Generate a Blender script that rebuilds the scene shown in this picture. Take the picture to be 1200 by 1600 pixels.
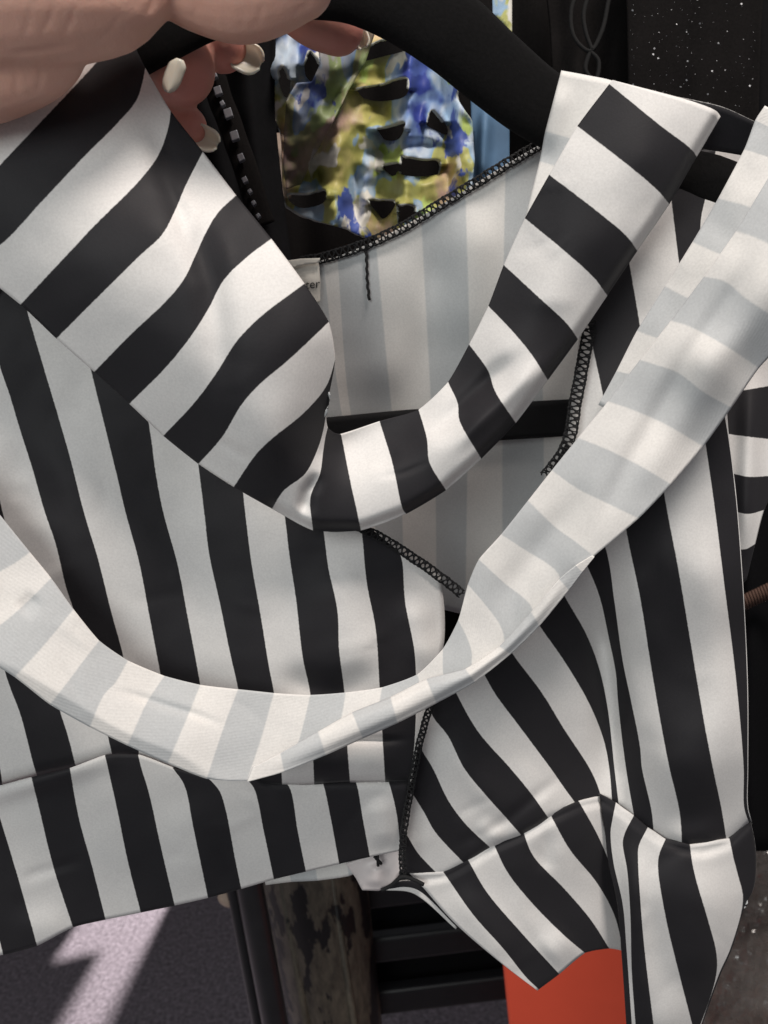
import bpy, bmesh, math, random
import numpy as np
from mathutils import Vector, Matrix, noise

random.seed(7); np.random.seed(7)
scene = bpy.context.scene
for o in list(bpy.data.objects):
    bpy.data.objects.remove(o)
COL = scene.collection

# ------------------------------------------------------------------ camera
PITCH, ROLL = math.radians(14), math.radians(-7)
F = 1289.0                                   # focal length in pixels of the 1200 x 1600 photograph
cam_d = bpy.data.cameras.new('camera'); cam = bpy.data.objects.new('camera', cam_d); COL.objects.link(cam)
cam_d.sensor_fit = 'VERTICAL'; cam_d.sensor_height = 36.0; cam_d.lens = 36.0 * F / 1600.0
cam_d.clip_start = 0.01; cam_d.clip_end = 60
cam_d.dof.use_dof = True; cam_d.dof.focus_distance = 0.262; cam_d.dof.aperture_fstop = 24
CM = Matrix.Translation((0, 0, 1.35)) @ Matrix.Rotation(math.pi/2 - PITCH, 4, 'X') @ Matrix.Rotation(ROLL, 4, 'Z')
cam.matrix_world = CM
scene.camera = cam
CMN = np.array(CM)

# ------------------------------------------------------------------ world and lamps
w = bpy.data.worlds.new('World'); scene.world = w; w.use_nodes = True
bg = w.node_tree.nodes['Background']; bg.inputs[0].default_value = (0.93, 0.93, 1.0, 1); bg.inputs[1].default_value = 0.14

def lamp(name, kind, loc, target, energy, color, size=0.1, angle=None):
    l = bpy.data.lights.new(name, kind); o = bpy.data.objects.new(name, l); COL.objects.link(o)
    l.energy = energy; l.color = color
    if kind == 'AREA': l.shape = 'DISK'; l.size = size
    if kind == 'SPOT': l.shadow_soft_size = size; l.spot_size = angle; l.spot_blend = 0.3
    o.location = loc
    o.rotation_euler = (Vector(target) - Vector(loc)).to_track_quat('-Z', 'Y').to_euler()
    return o
lamp('shop_ceiling_lamp', 'AREA', (0.40, -0.12, 2.3), (0.05, 0.26, 1.4), 11.5, (1.0, 0.91, 0.84), 0.34)
lamp('soft_fill_lamp', 'AREA', (-0.55, -0.95, 1.85), (0.0, 0.26, 1.3), 7.6, (0.96, 1.0, 0.98), 0.85)  # broad fill lamp, added for the soft light from the upper left
SPOT = Vector((0.62, 3.5, 2.4))
lamp('shop_floor_spot', 'SPOT', SPOT, (-0.45, 1.45, 0.0), 1350, (1.0, 0.95, 0.94), 0.08, math.radians(32))

scene.view_settings.view_transform = 'Standard'; scene.view_settings.look = 'None'
scene.view_settings.exposure = 0.10; scene.view_settings.gamma = 1.0
scene.render.engine = 'CYCLES'
scene.render.resolution_x = 768; scene.render.resolution_y = 1024

# ------------------------------------------------------------------ space helpers
D0 = 25.2                                     # cm, horizontal distance of the hanging top's plane
FWD = np.array([0.0, 1.0, 0.0])

def rays(x, y):
    x = np.asarray(x, float); y = np.asarray(y, float)
    r = np.stack([(x-600)/F, -(y-800)/F, -np.ones_like(x)], -1)
    return r @ CMN[:3, :3].T
def base(x, y):                               # depth in cm of the vertical plane the top hangs in
    return D0 / (rays(x, y) @ FWD)
def W(x, y, off=0.0, d=None):                 # point of that plane (off cm behind it), metres
    b = base(x, y) + off if d is None else np.asarray(d, float)
    return CMN[:3, 3] + rays(x, y) * (np.asarray(b)[..., None] * 0.01)
def on_floor(x, y, z=0.0):
    r = rays(x, y); t = (z - CMN[2, 3]) / r[..., 2]
    return CMN[:3, 3] + r * t[..., None]
def on_plane_y(x, y, Y):
    r = rays(x, y); t = (Y - CMN[1, 3]) / r[..., 1]
    return CMN[:3, 3] + r * t[..., None]

def dense(pts, k=16):
    p = np.asarray(pts, float)
    if len(p) < 3: 
        t = np.linspace(0, 1, k)[:, None]; return p[0]*(1-t) + p[-1]*t
    a = np.vstack([2*p[0]-p[1], p, 2*p[-1]-p[-2]])
    out = []
    for i in range(1, len(a)-2):
        p0, p1, p2, p3 = a[i-1], a[i], a[i+1], a[i+2]
        t0 = 0.0; t1 = t0 + max(np.linalg.norm(p1-p0), 1e-6)**.5
        t2 = t1 + max(np.linalg.norm(p2-p1), 1e-6)**.5; t3 = t2 + max(np.linalg.norm(p3-p2), 1e-6)**.5
        t = np.linspace(t1, t2, k, endpoint=False)[:, None]
        A1 = (t1-t)/(t1-t0)*p0 + (t-t0)/(t1-t0)*p1
        A2 = (t2-t)/(t2-t1)*p1 + (t-t1)/(t2-t1)*p2
        A3 = (t3-t)/(t3-t2)*p2 + (t-t2)/(t3-t2)*p3
        B1 = (t2-t)/(t2-t0)*A1 + (t-t0)/(t2-t0)*A2
        B2 = (t3-t)/(t3-t1)*A2 + (t-t1)/(t3-t1)*A3
        out.append((t2-t)/(t2-t1)*B1 + (t-t1)/(t2-t1)*B2)
    out.append(p[-1][None]); return np.vstack(out)
def resample(pts, n):
    q = dense(pts); s = np.concatenate([[0], np.cumsum(np.linalg.norm(np.diff(q[:, :2], axis=0), axis=1))])
    t = np.linspace(0, s[-1], n)
    return np.stack([np.interp(t, s, q[:, k]) for k in range(q.shape[1])], -1)
def pdist(x, y, poly):
    p = np.asarray(poly, float); best = np.full(np.shape(x), 1e9)
    for a, b in zip(p[:-1], p[1:]):
        d = b-a; L = max(d @ d, 1e-9)
        t = np.clip(((x-a[0])*d[0] + (y-a[1])*d[1])/L, 0, 1)
        best = np.minimum(best, np.hypot(x-a[0]-t*d[0], y-a[1]-t*d[1]))
    return best
def ridge(poly, width, amp, taper=True):
    p = np.asarray(poly, float); seg = np.linalg.norm(np.diff(p, axis=0), axis=1); cum = np.concatenate([[0], np.cumsum(seg)])
    def f(x, y):
        best = np.full(np.shape(x), 1e9); tt = np.zeros(np.shape(x))
        for i in range(len(seg)):
            d = p[i+1]-p[i]; t = np.clip(((x-p[i, 0])*d[0]+(y-p[i, 1])*d[1])/max(d @ d, 1e-9), 0, 1)
            r = np.hypot(x-p[i, 0]-t*d[0], y-p[i, 1]-t*d[1]); m = r < best
            best = np.where(m, r, best); tt = np.where(m, (cum[i]+t*seg[i])/cum[-1], tt)
        g = amp*np.exp(-(best/width)**2)
        if taper:
            k = np.clip(np.minimum(tt, 1-tt)/.35, 0, 1); g = g*k*k*(3-2*k)
        return g
    return f
def creases(seed, box, n, amp=.035, width=6, length=90):
    r = random.Random(seed); fs = []
    for _ in range(n):
        x, y = r.uniform(box[0], box[2]), r.uniform(box[1], box[3]); a = r.uniform(0, math.pi); L = length*r.uniform(.5, 1.4)
        b = a+r.uniform(-.5, .5)
        fs.append(ridge([(x, y), (x+L/2*math.cos(a), y+L/2*math.sin(a)), (x+L/2*math.cos(a)+L/2*math.cos(b), y+L/2*math.sin(a)+L/2*math.sin(b))], width*r.uniform(.7, 1.8), amp*r.choice([-1, 1])*r.uniform(.4, 1.3)))
    return lambda x, y: sum(f(x, y) for f in fs)
def plane(pts, lam=.05):                      # smooth thin-plate surface through scattered (x, y, off)
    a = np.asarray(pts, float); c = a[:, :2]/200.0; n = len(a)
    def U(r2): return r2*np.log(r2+1e-9)*.5
    A = np.zeros((n+3, n+3)); A[:n, :n] = U(((c[:, None]-c[None])**2).sum(-1))+lam*np.eye(n)
    A[:n, n] = 1; A[:n, n+1:] = c; A[n, :n] = 1; A[n+1:, :n] = c.T
    k = np.linalg.solve(A, np.concatenate([a[:, 2], np.zeros(3)]))
    lo, hi = a[:, 2].min()-.3, a[:, 2].max()+.3
    def f(x, y):
        q = np.stack([x, y], -1)/200.0
        v = U(((q[..., None, :]-c)**2).sum(-1)) @ k[:n]+k[n]+q @ k[n+1:]
        return np.clip(v, lo, hi)
    return f
def wrinkle(amp, size, seed=0):
    def f(x, y):
        out = np.empty(x.size); X = x.ravel()/size; Y = y.ravel()/size
        for i in range(x.size): out[i] = noise.noise((X[i], Y[i], seed*7.3)) + .45*noise.noise((X[i]*2.3, Y[i]*2.3, seed*3.1+5))
        return .6*amp*out.reshape(x.shape)
    return f
def total(*fs): 
    return lambda x, y: sum(f(x, y) for f in fs)

# ------------------------------------------------------------------ objects
def prop(o, label=None, cat=None, group=None, kind=None):
    if label: o['label'] = label
    if cat: o['category'] = cat
    if group: o['group'] = group
    if kind: o['kind'] = kind
    return o
def thing(name, loc, label, cat, group=None):
    o = bpy.data.objects.new(name, None); COL.objects.link(o); o.location = [float(c) for c in loc]; o.empty_display_size = .02
    return prop(o, label, cat, group)
def origin(o):
    v = Vector((0, 0, 0))
    while o is not None: v = v + o.location; o = o.parent
    return v
def link(name, me, parent=None, mats=(), smooth=True):
    o = bpy.data.objects.new(name, me); COL.objects.link(o)
    for m in mats: me.materials.append(m)
    if parent is not None:
        o.parent = parent
        me.transform(Matrix.Translation(-origin(parent)))
    if smooth:
        me.polygons.foreach_set('use_smooth', [True]*len(me.polygons))
    me.update(); return o
def mesh(name, verts, faces, parent=None, mats=(), smooth=True):
    me = bpy.data.meshes.new(name); me.from_pydata([tuple(map(float, v)) for v in verts], [], faces); me.update()
    return link(name, me, parent, mats, smooth)

def grid_mesh(name, P, U, V, parent, mats, thick=0.0006, smooth=True):
    m, n = P.shape[:2]
    idx = np.arange(m*n).reshape(m, n)
    f = np.stack([idx[:-1, :-1], idx[1:, :-1], idx[1:, 1:], idx[:-1, 1:]], -1).reshape(-1, 4)
    a = P[1:, :-1]-P[:-1, :-1]; b = P[:-1, 1:]-P[:-1, :-1]
    nrm = np.cross(a, b); toc = CMN[:3, 3]-P[:-1, :-1]
    if (nrm*toc).sum() < 0: f = f[:, ::-1]
    me = bpy.data.meshes.new(name); me.from_pydata([tuple(v) for v in P.reshape(-1, 3).tolist()], [], f.tolist())
    uv = me.uv_layers.new(name='UVMap'); UVv = np.stack([U.ravel(), V.ravel()], -1)
    li = np.empty(len(me.loops), int); me.loops.foreach_get('vertex_index', li)
    uv.data.foreach_set('uv', UVv[li].ravel())
    o = link(name, me, parent, mats, smooth)
    if thick:
        s = o.modifiers.new('thickness', 'SOLIDIFY'); s.thickness = thick; s.offset = -1
        if len(mats) > 1: s.material_offset = 1
    return o

def panel(name, curves, off, parent, mats, black_first=False, n=70, sub=7, smooth_across=True, thick=0.0006):
    C = np.stack([resample(c, n) for c in curves])            # K x n x 2
    K = len(C)
    t = np.linspace(0, K-1, (K-1)*sub+1)
    i = np.minimum(t.astype(int), K-2); fr = (t-i)[:, None, None]
    p1, p2 = C[i], C[i+1]
    lin = p1*(1-fr)+p2*fr
    if smooth_across:
        p0 = C[np.maximum(i-1, 0)]; p3 = C[np.minimum(i+2, K-1)]
        p0 = np.where((i == 0)[:, None, None], 2*p1-p2, p0); p3 = np.where((i == K-2)[:, None, None], 2*p2-p1, p3)
        cr = .5*(2*p1+(p2-p0)*fr+(2*p0-5*p1+4*p2-p3)*fr**2+(3*p1-p0-3*p2+p3)*fr**3)
        lin = .5*lin+.5*cr
    X, Y = lin[..., 0], lin[..., 1]
    P = W(X, Y, off(X, Y))
    U = np.repeat((t+(1 if black_first else 0))[:, None], n, 1)
    V = np.concatenate([np.zeros((len(t), 1)), np.cumsum(np.linalg.norm(np.diff(P, axis=1), axis=2), 1)*100], 1)
    return grid_mesh(name, P, U, V, parent, mats, thick)

def inside(x, y, poly):
    p = np.asarray(poly, float); r = np.zeros(np.shape(x), bool); j = len(p)-1
    for i in range(len(p)):
        xi, yi = p[i]; xj, yj = p[j]
        c = ((yi > y) != (yj > y)) & (x < (xj-xi)*(y-yi)/(yj-yi+1e-12)+xi)
        r ^= c; j = i
    return r
def nearest(pt, polys):
    best = None; bd = 1e18
    for p in polys:
        a = p; b = np.roll(p, -1, axis=0); d = b-a
        t = np.clip(((pt-a)*d).sum(1)/np.maximum((d*d).sum(1), 1e-9), 0, 1)
        q = a+d*t[:, None]; e = ((q-pt)**2).sum(1); k = e.argmin()
        if e[k] < bd: bd = e[k]; best = q[k]
    return best, bd
def closed(pts, k=6):
    p = np.asarray(pts, float); q = np.vstack([p[-2:], p, p[:2]])
    d = dense(q, k); return d[2*k:-2*k-0][:len(p)*k]
def cutout(name, outline, holes, off, parent, mats, step=4.0, thick=0.0006, round_outline=False, curl=0.0):
    ol = closed(outline) if round_outline else np.asarray(outline, float)
    hs = [closed(h) for h in holes]
    x0, y0 = ol.min(0); x1, y1 = ol.max(0)
    xs = np.arange(x0-step, x1+2*step, step); ys = np.arange(y0-step, y1+2*step, step)
    X, Y = np.meshgrid(xs, ys, indexing='ij')
    cx = (X[:-1, :-1]+X[1:, 1:])/2; cy = (Y[:-1, :-1]+Y[1:, 1:])/2
    keep = inside(cx, cy, ol)
    for h in hs: keep &= ~inside(cx, cy, h)
    m, n = X.shape; idx = np.arange(m*n).reshape(m, n)
    f = np.stack([idx[:-1, :-1], idx[1:, :-1], idx[1:, 1:], idx[:-1, 1:]], -1)[keep]
    cnt = np.bincount(f.ravel(), minlength=m*n)
    pts = np.stack([X.ravel(), Y.ravel()], -1)
    polys = [ol]+hs
    for k in np.where((cnt > 0) & (cnt < 4))[0]:
        q, bd = nearest(pts[k], polys)
        if bd < (1.6*step)**2: pts[k] = q
    used = np.where(cnt > 0)[0]; remap = -np.ones(m*n, int); remap[used] = np.arange(len(used))
    pts = pts[used]; f = remap[f]
    O_ = off(pts[:, 0], pts[:, 1])
    if curl:
        for h in hs:
            d = pdist(pts[:, 0], pts[:, 1], np.vstack([h, h[:1]])); O_ = O_+curl*np.exp(-(d/7.0)**2)*np.where(pts[:, 1] < h[:, 1].mean(), -1.0, .9)
    P = W(pts[:, 0], pts[:, 1], O_)
    me = bpy.data.meshes.new(name)
    a = P[f[:, 1]]-P[f[:, 0]]; b = P[f[:, 3]]-P[f[:, 0]]
    if (np.cross(a, b)*(CMN[:3, 3]-P[f[:, 0]])).sum() < 0: f = f[:, ::-1]
    me.from_pydata([tuple(v) for v in P.tolist()], [], f.tolist())
    uv = me.uv_layers.new(name='UVMap'); li = np.empty(len(me.loops), int); me.loops.foreach_get('vertex_index', li)
    uv.data.foreach_set('uv', (pts[li]/50.0).ravel())
    o = link(name, me, parent, mats)
    if thick:
        s = o.modifiers.new('thickness', 'SOLIDIFY'); s.thickness = thick; s.offset = -1
        if len(mats) > 1: s.material_offset_rim = 1
    return o

def tube_data(pts, r, n=6, cap=True, flat=None):
    P = np.asarray(pts, float); m = len(P); r = np.broadcast_to(np.asarray(r, float), (m,))
    T = np.gradient(P, axis=0); T /= np.maximum(np.linalg.norm(T, axis=1)[:, None], 1e-9)
    up = np.array([0.0, -1.0, 0.12]); A = np.cross(T, up); A /= np.maximum(np.linalg.norm(A, axis=1)[:, None], 1e-9); B = np.cross(T, A)
    ang = np.linspace(0, 2*math.pi, n, endpoint=False)
    fl = 1.0 if flat is None else flat
    V = P[:, None]+(A[:, None]*np.cos(ang)[None, :, None]+B[:, None]*(fl*np.sin(ang))[None, :, None])*r[:, None, None]
    faces = [(i*n+j, i*n+(j+1) % n, (i+1)*n+(j+1) % n, (i+1)*n+j) for i in range(m-1) for j in range(n)]
    V = V.reshape(-1, 3)
    if cap: faces += [tuple(range(n))[::-1], tuple((m-1)*n+j for j in range(n))]
    return V, faces
class MB:
    def __init__(s): s.v = []; s.f = []
    def add(s, v, f):
        o = len(s.v); s.v += [tuple(map(float, q)) for q in v]; s.f += [tuple(o+i for i in g) for g in f]; return s
    def tube(s, pts, r, n=6, **k): return s.add(*tube_data(pts, r, n, **k))
    def box(s, c, dx, dy, dz):
        c = np.asarray(c, float); dx, dy, dz = (np.asarray(q, float)/2 for q in (dx, dy, dz))
        v = [c+a*dx+b*dy+g*dz for a in (-1, 1) for b in (-1, 1) for g in (-1, 1)]
        return s.add(v, [(0, 1, 3, 2), (4, 6, 7, 5), (0, 4, 5, 1), (2, 3, 7, 6), (0, 2, 6, 4), (1, 5, 7, 3)])
    def build(s, name, parent, mats, smooth=True, bevel=0):
        o = mesh(name, s.v, s.f, parent, mats, smooth)
        bm = bmesh.new(); bm.from_mesh(o.data); bmesh.ops.recalc_face_normals(bm, faces=bm.faces); bm.to_mesh(o.data); bm.free()
        if bevel:
            b = o.modifiers.new('bevel', 'BEVEL'); b.width = bevel; b.segments = 3
        return o

# ------------------------------------------------------------------ materials
def mat(name):
    m = bpy.data.materials.new(name); m.use_nodes = True
    nt = m.node_tree; return m, nt, nt.nodes['Principled BSDF']
def N(nt, typ, **kw):
    n = nt.nodes.new(typ)
    for k, v in kw.items():
        if k in n.inputs: n.inputs[k].default_value = v
        else: setattr(n, k, v)
    return n
def math_node(nt, op, a, b=None):
    n = nt.nodes.new('ShaderNodeMath'); n.operation = op
    for i, q in enumerate((a, b)):
        if q is None: continue
        if isinstance(q, (int, float)): n.inputs[i].default_value = q
        else: nt.links.new(q, n.inputs[i])
    return n.outputs[0]
def mixc(nt, fac, a, b, blend='MIX'):
    n = nt.nodes.new('ShaderNodeMix'); n.data_type = 'RGBA'; n.blend_type = blend
    if isinstance(fac, (int, float)): n.inputs[0].default_value = fac
    else: nt.links.new(fac, n.inputs[0])
    for s, q in ((6, a), (7, b)):
        if isinstance(q, tuple): n.inputs[s].default_value = (*q, 1)
        else: nt.links.new(q, n.inputs[s])
    return n.outputs[2]
def bump(nt, bsdf, height, strength, dist):
    b = N(nt, 'ShaderNodeBump'); b.inputs['Strength'].default_value = strength; b.inputs['Distance'].default_value = dist
    nt.links.new(height, b.inputs['Height']); nt.links.new(b.outputs[0], bsdf.inputs['Normal'])
def noise_tex(nt, scale, detail=3, coord=None, rough=.5):
    n = N(nt, 'ShaderNodeTexNoise'); n.inputs['Scale'].default_value = scale; n.inputs['Detail'].default_value = detail; n.inputs['Roughness'].default_value = rough
    if coord is None:
        tc = N(nt, 'ShaderNodeTexCoord'); coord = tc.outputs['Object']
    nt.links.new(coord, n.inputs['Vector']); return n
def ramp(nt, fac, stops, interp='LINEAR'):
    r = N(nt, 'ShaderNodeValToRGB'); r.color_ramp.interpolation = interp
    e = r.color_ramp.elements
    while len(e) < len(stops): e.new(.5)
    for k, (p, c) in enumerate(stops): e[k].position = p; e[k].color = (*c, 1)
    nt.links.new(fac, r.inputs[0]); return r.outputs[0]

def stripe_material(name, c_even, c_odd, rough, ribs=0.0, soft=.012, sheen=.04):
    m, nt, b = mat(name)
    tc = N(nt, 'ShaderNodeTexCoord'); sep = N(nt, 'ShaderNodeSeparateXYZ'); nt.links.new(tc.outputs['UV'], sep.inputs[0])
    nz = noise_tex(nt, 1100, 2)
    jit = math_node(nt, 'MULTIPLY', math_node(nt, 'SUBTRACT', nz.outputs['Fac'], .5), .02)
    u = math_node(nt, 'ADD', sep.outputs['X'], jit)
    tri = math_node(nt, 'PINGPONG', math_node(nt, 'ADD', u, 0.5), 1.0)          # .5 at every stripe edge
    mr = N(nt, 'ShaderNodeMapRange'); mr.interpolation_type = 'SMOOTHSTEP'
    nt.links.new(tri, mr.inputs[0]); mr.inputs[1].default_value = .5-soft; mr.inputs[2].default_value = .5+soft
    # pingpong(u+.5): even stripe centres (u=.5) -> 1, odd centres -> 0
    cloth = noise_tex(nt, 60, 4); fine = noise_tex(nt, 1500, 2)
    col = mixc(nt, mr.outputs[0], c_odd, c_even)
    shade = mixc(nt, cloth.outputs['Fac'], (.93, .93, .94), (1.05, 1.04, 1.03))
    col = mixc(nt, 1.0, col, shade, 'MULTIPLY')
    grain = ramp(nt, fine.outputs['Fac'], [(.3, (.94, .94, .94)), (.7, (1.04, 1.04, 1.04))])
    col = mixc(nt, 1.0, col, grain, 'MULTIPLY')
    nt.links.new(col, b.inputs['Base Color'])
    b.inputs['Roughness'].default_value = rough; b.inputs['Sheen Weight'].default_value = sheen; b.inputs['Sheen Roughness'].default_value = .4
    b.inputs['Specular IOR Level'].default_value = .2
    h = fine.outputs['Fac']
    wv = N(nt, 'ShaderNodeTexWave'); wv.wave_type = 'BANDS'; wv.bands_direction = 'X'
    cmb = N(nt, 'ShaderNodeCombineXYZ'); nt.links.new(math_node(nt, 'ADD', math_node(nt, 'MULTIPLY', sep.outputs['Y'], 1.0), math_node(nt, 'MULTIPLY', sep.outputs['X'], .35)), cmb.inputs[0])
    nt.links.new(cmb.outputs[0], wv.inputs['Vector']); wv.inputs['Scale'].default_value = 3.0; wv.inputs['Distortion'].default_value = .3
    if ribs:
        h = math_node(nt, 'ADD', h, math_node(nt, 'MULTIPLY', wv.outputs['Fac'], ribs))
    bump(nt, b, h, .22, .00012)
    return m
M_PRINT = stripe_material('striped jersey', (.80, .785, .765), (.024, .023, .026), .6)
M_WRONG = stripe_material('striped jersey wrong side', (.79, .775, .745), (.58, .60, .605), .8, ribs=.0, soft=.03)
M_RIB = stripe_material('striped jersey wrong side ribbed', (.82, .80, .77), (.57, .585, .59), .8, ribs=.6, soft=.03)

def plain(name, col, rough=.7, nscale=200, var=.2, bumpd=.0003, spec=.4, bs=.4, **kw):
    m, nt, b = mat(name)
    n = noise_tex(nt, nscale, 4)
    c = mixc(nt, n.outputs['Fac'], tuple(k*(1-var) for k in col), tuple(min(1, k*(1+var)) for k in col))
    nt.links.new(c, b.inputs['Base Color']); b.inputs['Roughness'].default_value = rough; b.inputs['Specular IOR Level'].default_value = spec
    for k, v in kw.items(): b.inputs[k].default_value = v
    bump(nt, b, n.outputs['Fac'], bs, bumpd)
    return m
M_THREAD = plain('black thread', (.012, .012, .013), .8, 2500, .5)
M_BAND = plain('black elastic', (.008, .008, .009), .9, 900, .4)
M_LABEL = plain('white satin label', (.82, .78, .70), .5, 900, .05)
M_INK = plain('label ink', (.05, .05, .05), .8, 900, .1)
M_BLACK = plain('black jersey', (.004, .004, .005), .9, 500, .4, spec=.15)
M_BLACK2 = plain('black knit', (.007, .006, .006), .95, 900, .5, spec=.12)

# ================================================================== the setting
def floor_material():
    m, nt, b = mat('purple grey carpet')
    n1 = noise_tex(nt, 120, 5, None, .7); n2 = noise_tex(nt, 18, 3)
    c = ramp(nt, n1.outputs['Fac'], [(.36, (.07, .058, .068)), (.64, (.36, .31, .345))])
    c = mixc(nt, math_node(nt, 'MULTIPLY', n2.outputs['Fac'], .6), c, (.20, .17, .19))
    nt.links.new(c, b.inputs['Base Color']); b.inputs['Roughness'].default_value = .95
    bump(nt, b, n1.outputs['Fac'], .8, .004); return m
o = mesh('floor', [(-4, -2, 0), (4, -2, 0), (4, 6, 0), (-4, 6, 0)], [(0, 1, 2, 3)], None, [floor_material()], False); prop(o, kind='structure')
o = mesh('wall', [(-4, 5.4, -.1), (4, 5.4, -.1), (4, 5.4, 3), (-4, 5.4, 3)], [(0, 3, 2, 1)], None, [plain('dark wall paint', (.03, .03, .032), .9, 30)], False); prop(o, kind='structure')

# ================================================================== the striped top
top = thing('striped_top', W(520, 1400), 'black and white striped cropped top with a wide folded collar, hanging on black velvet hanger', 'top')

# --- back of the top, seen from its wrong side through the neck opening
off_back = total(plane([(500, 400, 4.8), (850, 230, 4.0), (520, 650, 5.0), (700, 560, 4.9), (800, 700, 5.6), (620, 950, 6.8), (900, 950, 6.4)]),
                 ridge([(575, 385), (620, 650)], 45, -.35), ridge([(690, 330), (655, 650)], 30, .3), ridge([(745, 300), (735, 560)], 40, -.3), wrinkle(.12, 120, 1))
back = panel('back_panel', [
    [(440, 430), (480, 640), (520, 760), (545, 930)], [(505, 406), (533, 640), (560, 760), (575, 930)], [(527, 401), (548, 645), (580, 760), (590, 930)],
    [(587, 376), (612, 640), (625, 740), (632, 940)], [(658, 338), (672, 600), (680, 740), (682, 950)],
    [(727, 297), (733, 520), (730, 740), (727, 960)], [(790, 257), (787, 420), (785, 740), (785, 960)],
    [(845, 225), (845, 420), (850, 740), (850, 960)], [(900, 195), (905, 420), (910, 740), (910, 960)], [(960, 170), (965, 420), (970, 740), (970, 960)]],
    off_back, top, [M_WRONG, M_PRINT], black_first=True)
bandc = [[(480, 656), (513, 653), (653, 640), (833, 628), (890, 625), (1000, 617), (1163, 608), (1260, 600)],
         [(480, 712), (513, 708), (653, 697), (785, 688), (877, 682), (1000, 672), (1133, 664), (1260, 672)]]
panel('inner_band', bandc, lambda x, y: off_back(x, y)-.35-(x > 900)*0, top, [M_BAND], n=60, thick=.0012)
# side of the back panel that swings out beyond the front, stripes across
off_flap = total(plane([(1140, 560, 3.4), (1240, 560, 3.0), (1150, 740, 2.6), (1240, 740, 2.8), (1160, 900, 2.2)]), ridge([(1175, 560), (1165, 900)], 18, -.5))
panel('back_strap', [[(1120, 520), (1160, 500), (1240, 470)], [(1120, 566), (1160, 563), (1240, 548)], [(1110, 616), (1160, 610), (1240, 596)],
    [(1105, 672), (1150, 680), (1240, 690)], [(1115, 732), (1150, 741), (1170, 745), (1222, 742)], [(1125, 797), (1150, 800), (1170, 803), (1194, 797)],
    [(1130, 856), (1152, 858), (1165, 858), (1180, 850)], [(1135, 912), (1150, 914), (1160, 912), (1167, 905)]],
    off_flap, top, [M_PRINT, M_WRONG], black_first=True, n=30)

# --- left front panel
fl = [
    [(-230, 620), (-190, 800), (-130, 1000), (-70, 1210), (-62, 1245)],
    [(-160, 560), (-105, 760), (-60, 920), (-25, 1100), (0, 1200), (4, 1228)],
    [(-110, 520), (-60, 740), (-20, 930), (10, 1057), (32, 1117), (53, 1197), (58, 1213)],
    [(-75, 500), (-40, 640), (0, 783), (7, 812), (50, 970), (95, 1115), (107, 1153), (119, 1200)],
    [(-22, 490), (0, 573), (15, 617), (33, 677), (50, 730), (70, 800), (87, 850), (103, 917), (113, 947), (150, 1080), (170, 1157), (176, 1183)],
    [(28, 430), (43, 488), (67, 570), (90, 647), (110, 717), (131, 800), (153, 873), (173, 953), (193, 1027), (215, 1140), (217, 1186)],
    [(120, 490), (142, 578), (163, 663), (182, 740), (196, 800), (217, 877), (233, 960), (250, 1050), (268, 1150), (273, 1206)],
    [(215, 570), (235, 677), (243, 737), (255, 800), (277, 880), (293, 963), (313, 1070), (325, 1150), (328, 1221)],
    [(300, 650), (310, 728), (319, 800), (327, 867), (343, 940), (360, 1023), (372, 1077), (381, 1160), (385, 1226)],
    [(374, 720), (380, 772), (383, 800), (393, 880), (407, 960), (420, 1040), (428, 1082), (437, 1160), (441, 1228)],
    [(438, 760), (445, 807), (453, 873), (463, 940), (473, 1027), (485, 1085), (488, 1157), (491, 1226)],
    [(500, 790), (506, 832), (513, 887), (527, 953), (530, 1017), (538, 1080), (542, 1157), (547, 1223)],
    [(561, 812), (565, 830), (573, 910), (587, 983), (593, 1073), (598, 1157), (602, 1222)],
    [(622, 860), (628, 875), (633, 940), (647, 1013), (650, 1053), (648, 1157), (640, 1222)],
    [(690, 902), (692, 925), (695, 960), (693, 1010), (672, 1080), (655, 1160), (642, 1222)]]
off_fl = total(plane([(0, 600, .4), (200, 700, .5), (450, 850, .3), (620, 900, .6), (690, 960, 1.2), (0, 1000, .0), (300, 1000, -.2), (560, 1030, -.1), (0, 1200, .1), (300, 1190, .0), (600, 1190, .0)]),
               ridge([(60, 640), (120, 850), (150, 1000)], 55, -.25), ridge([(0, 690), (60, 760), (70, 830)], 30, .22), ridge([(250, 640), (300, 900), (330, 1050)], 60, .3),
               ridge([(520, 860), (560, 1020), (600, 1060)], 50, -.35), ridge([(640, 920), (670, 1060)], 28, -.35), ridge([(420, 1060), (520, 1075), (600, 1060)], 26, .35),
               ridge([(420, 1192), (500, 1192), (640, 1190)], 26, -.45), ridge([(480, 1157), (560, 1157), (650, 1156)], 5, .25),
               ridge([(0, 1228), (58, 1212), (118, 1199), (176, 1182), (217, 1184), (273, 1205), (330, 1221), (440, 1228), (640, 1222)], 7, .35, False),
               ridge([(90, 660), (145, 620)], 12, .05), ridge([(0, 770), (60, 770)], 10, .06), wrinkle(.10, 90, 2), creases(2, (0, 550, 650, 1200), 26))
panel('front_panel', fl, off_fl, top, [M_PRINT, M_WRONG], black_first=True, n=90)

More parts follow.
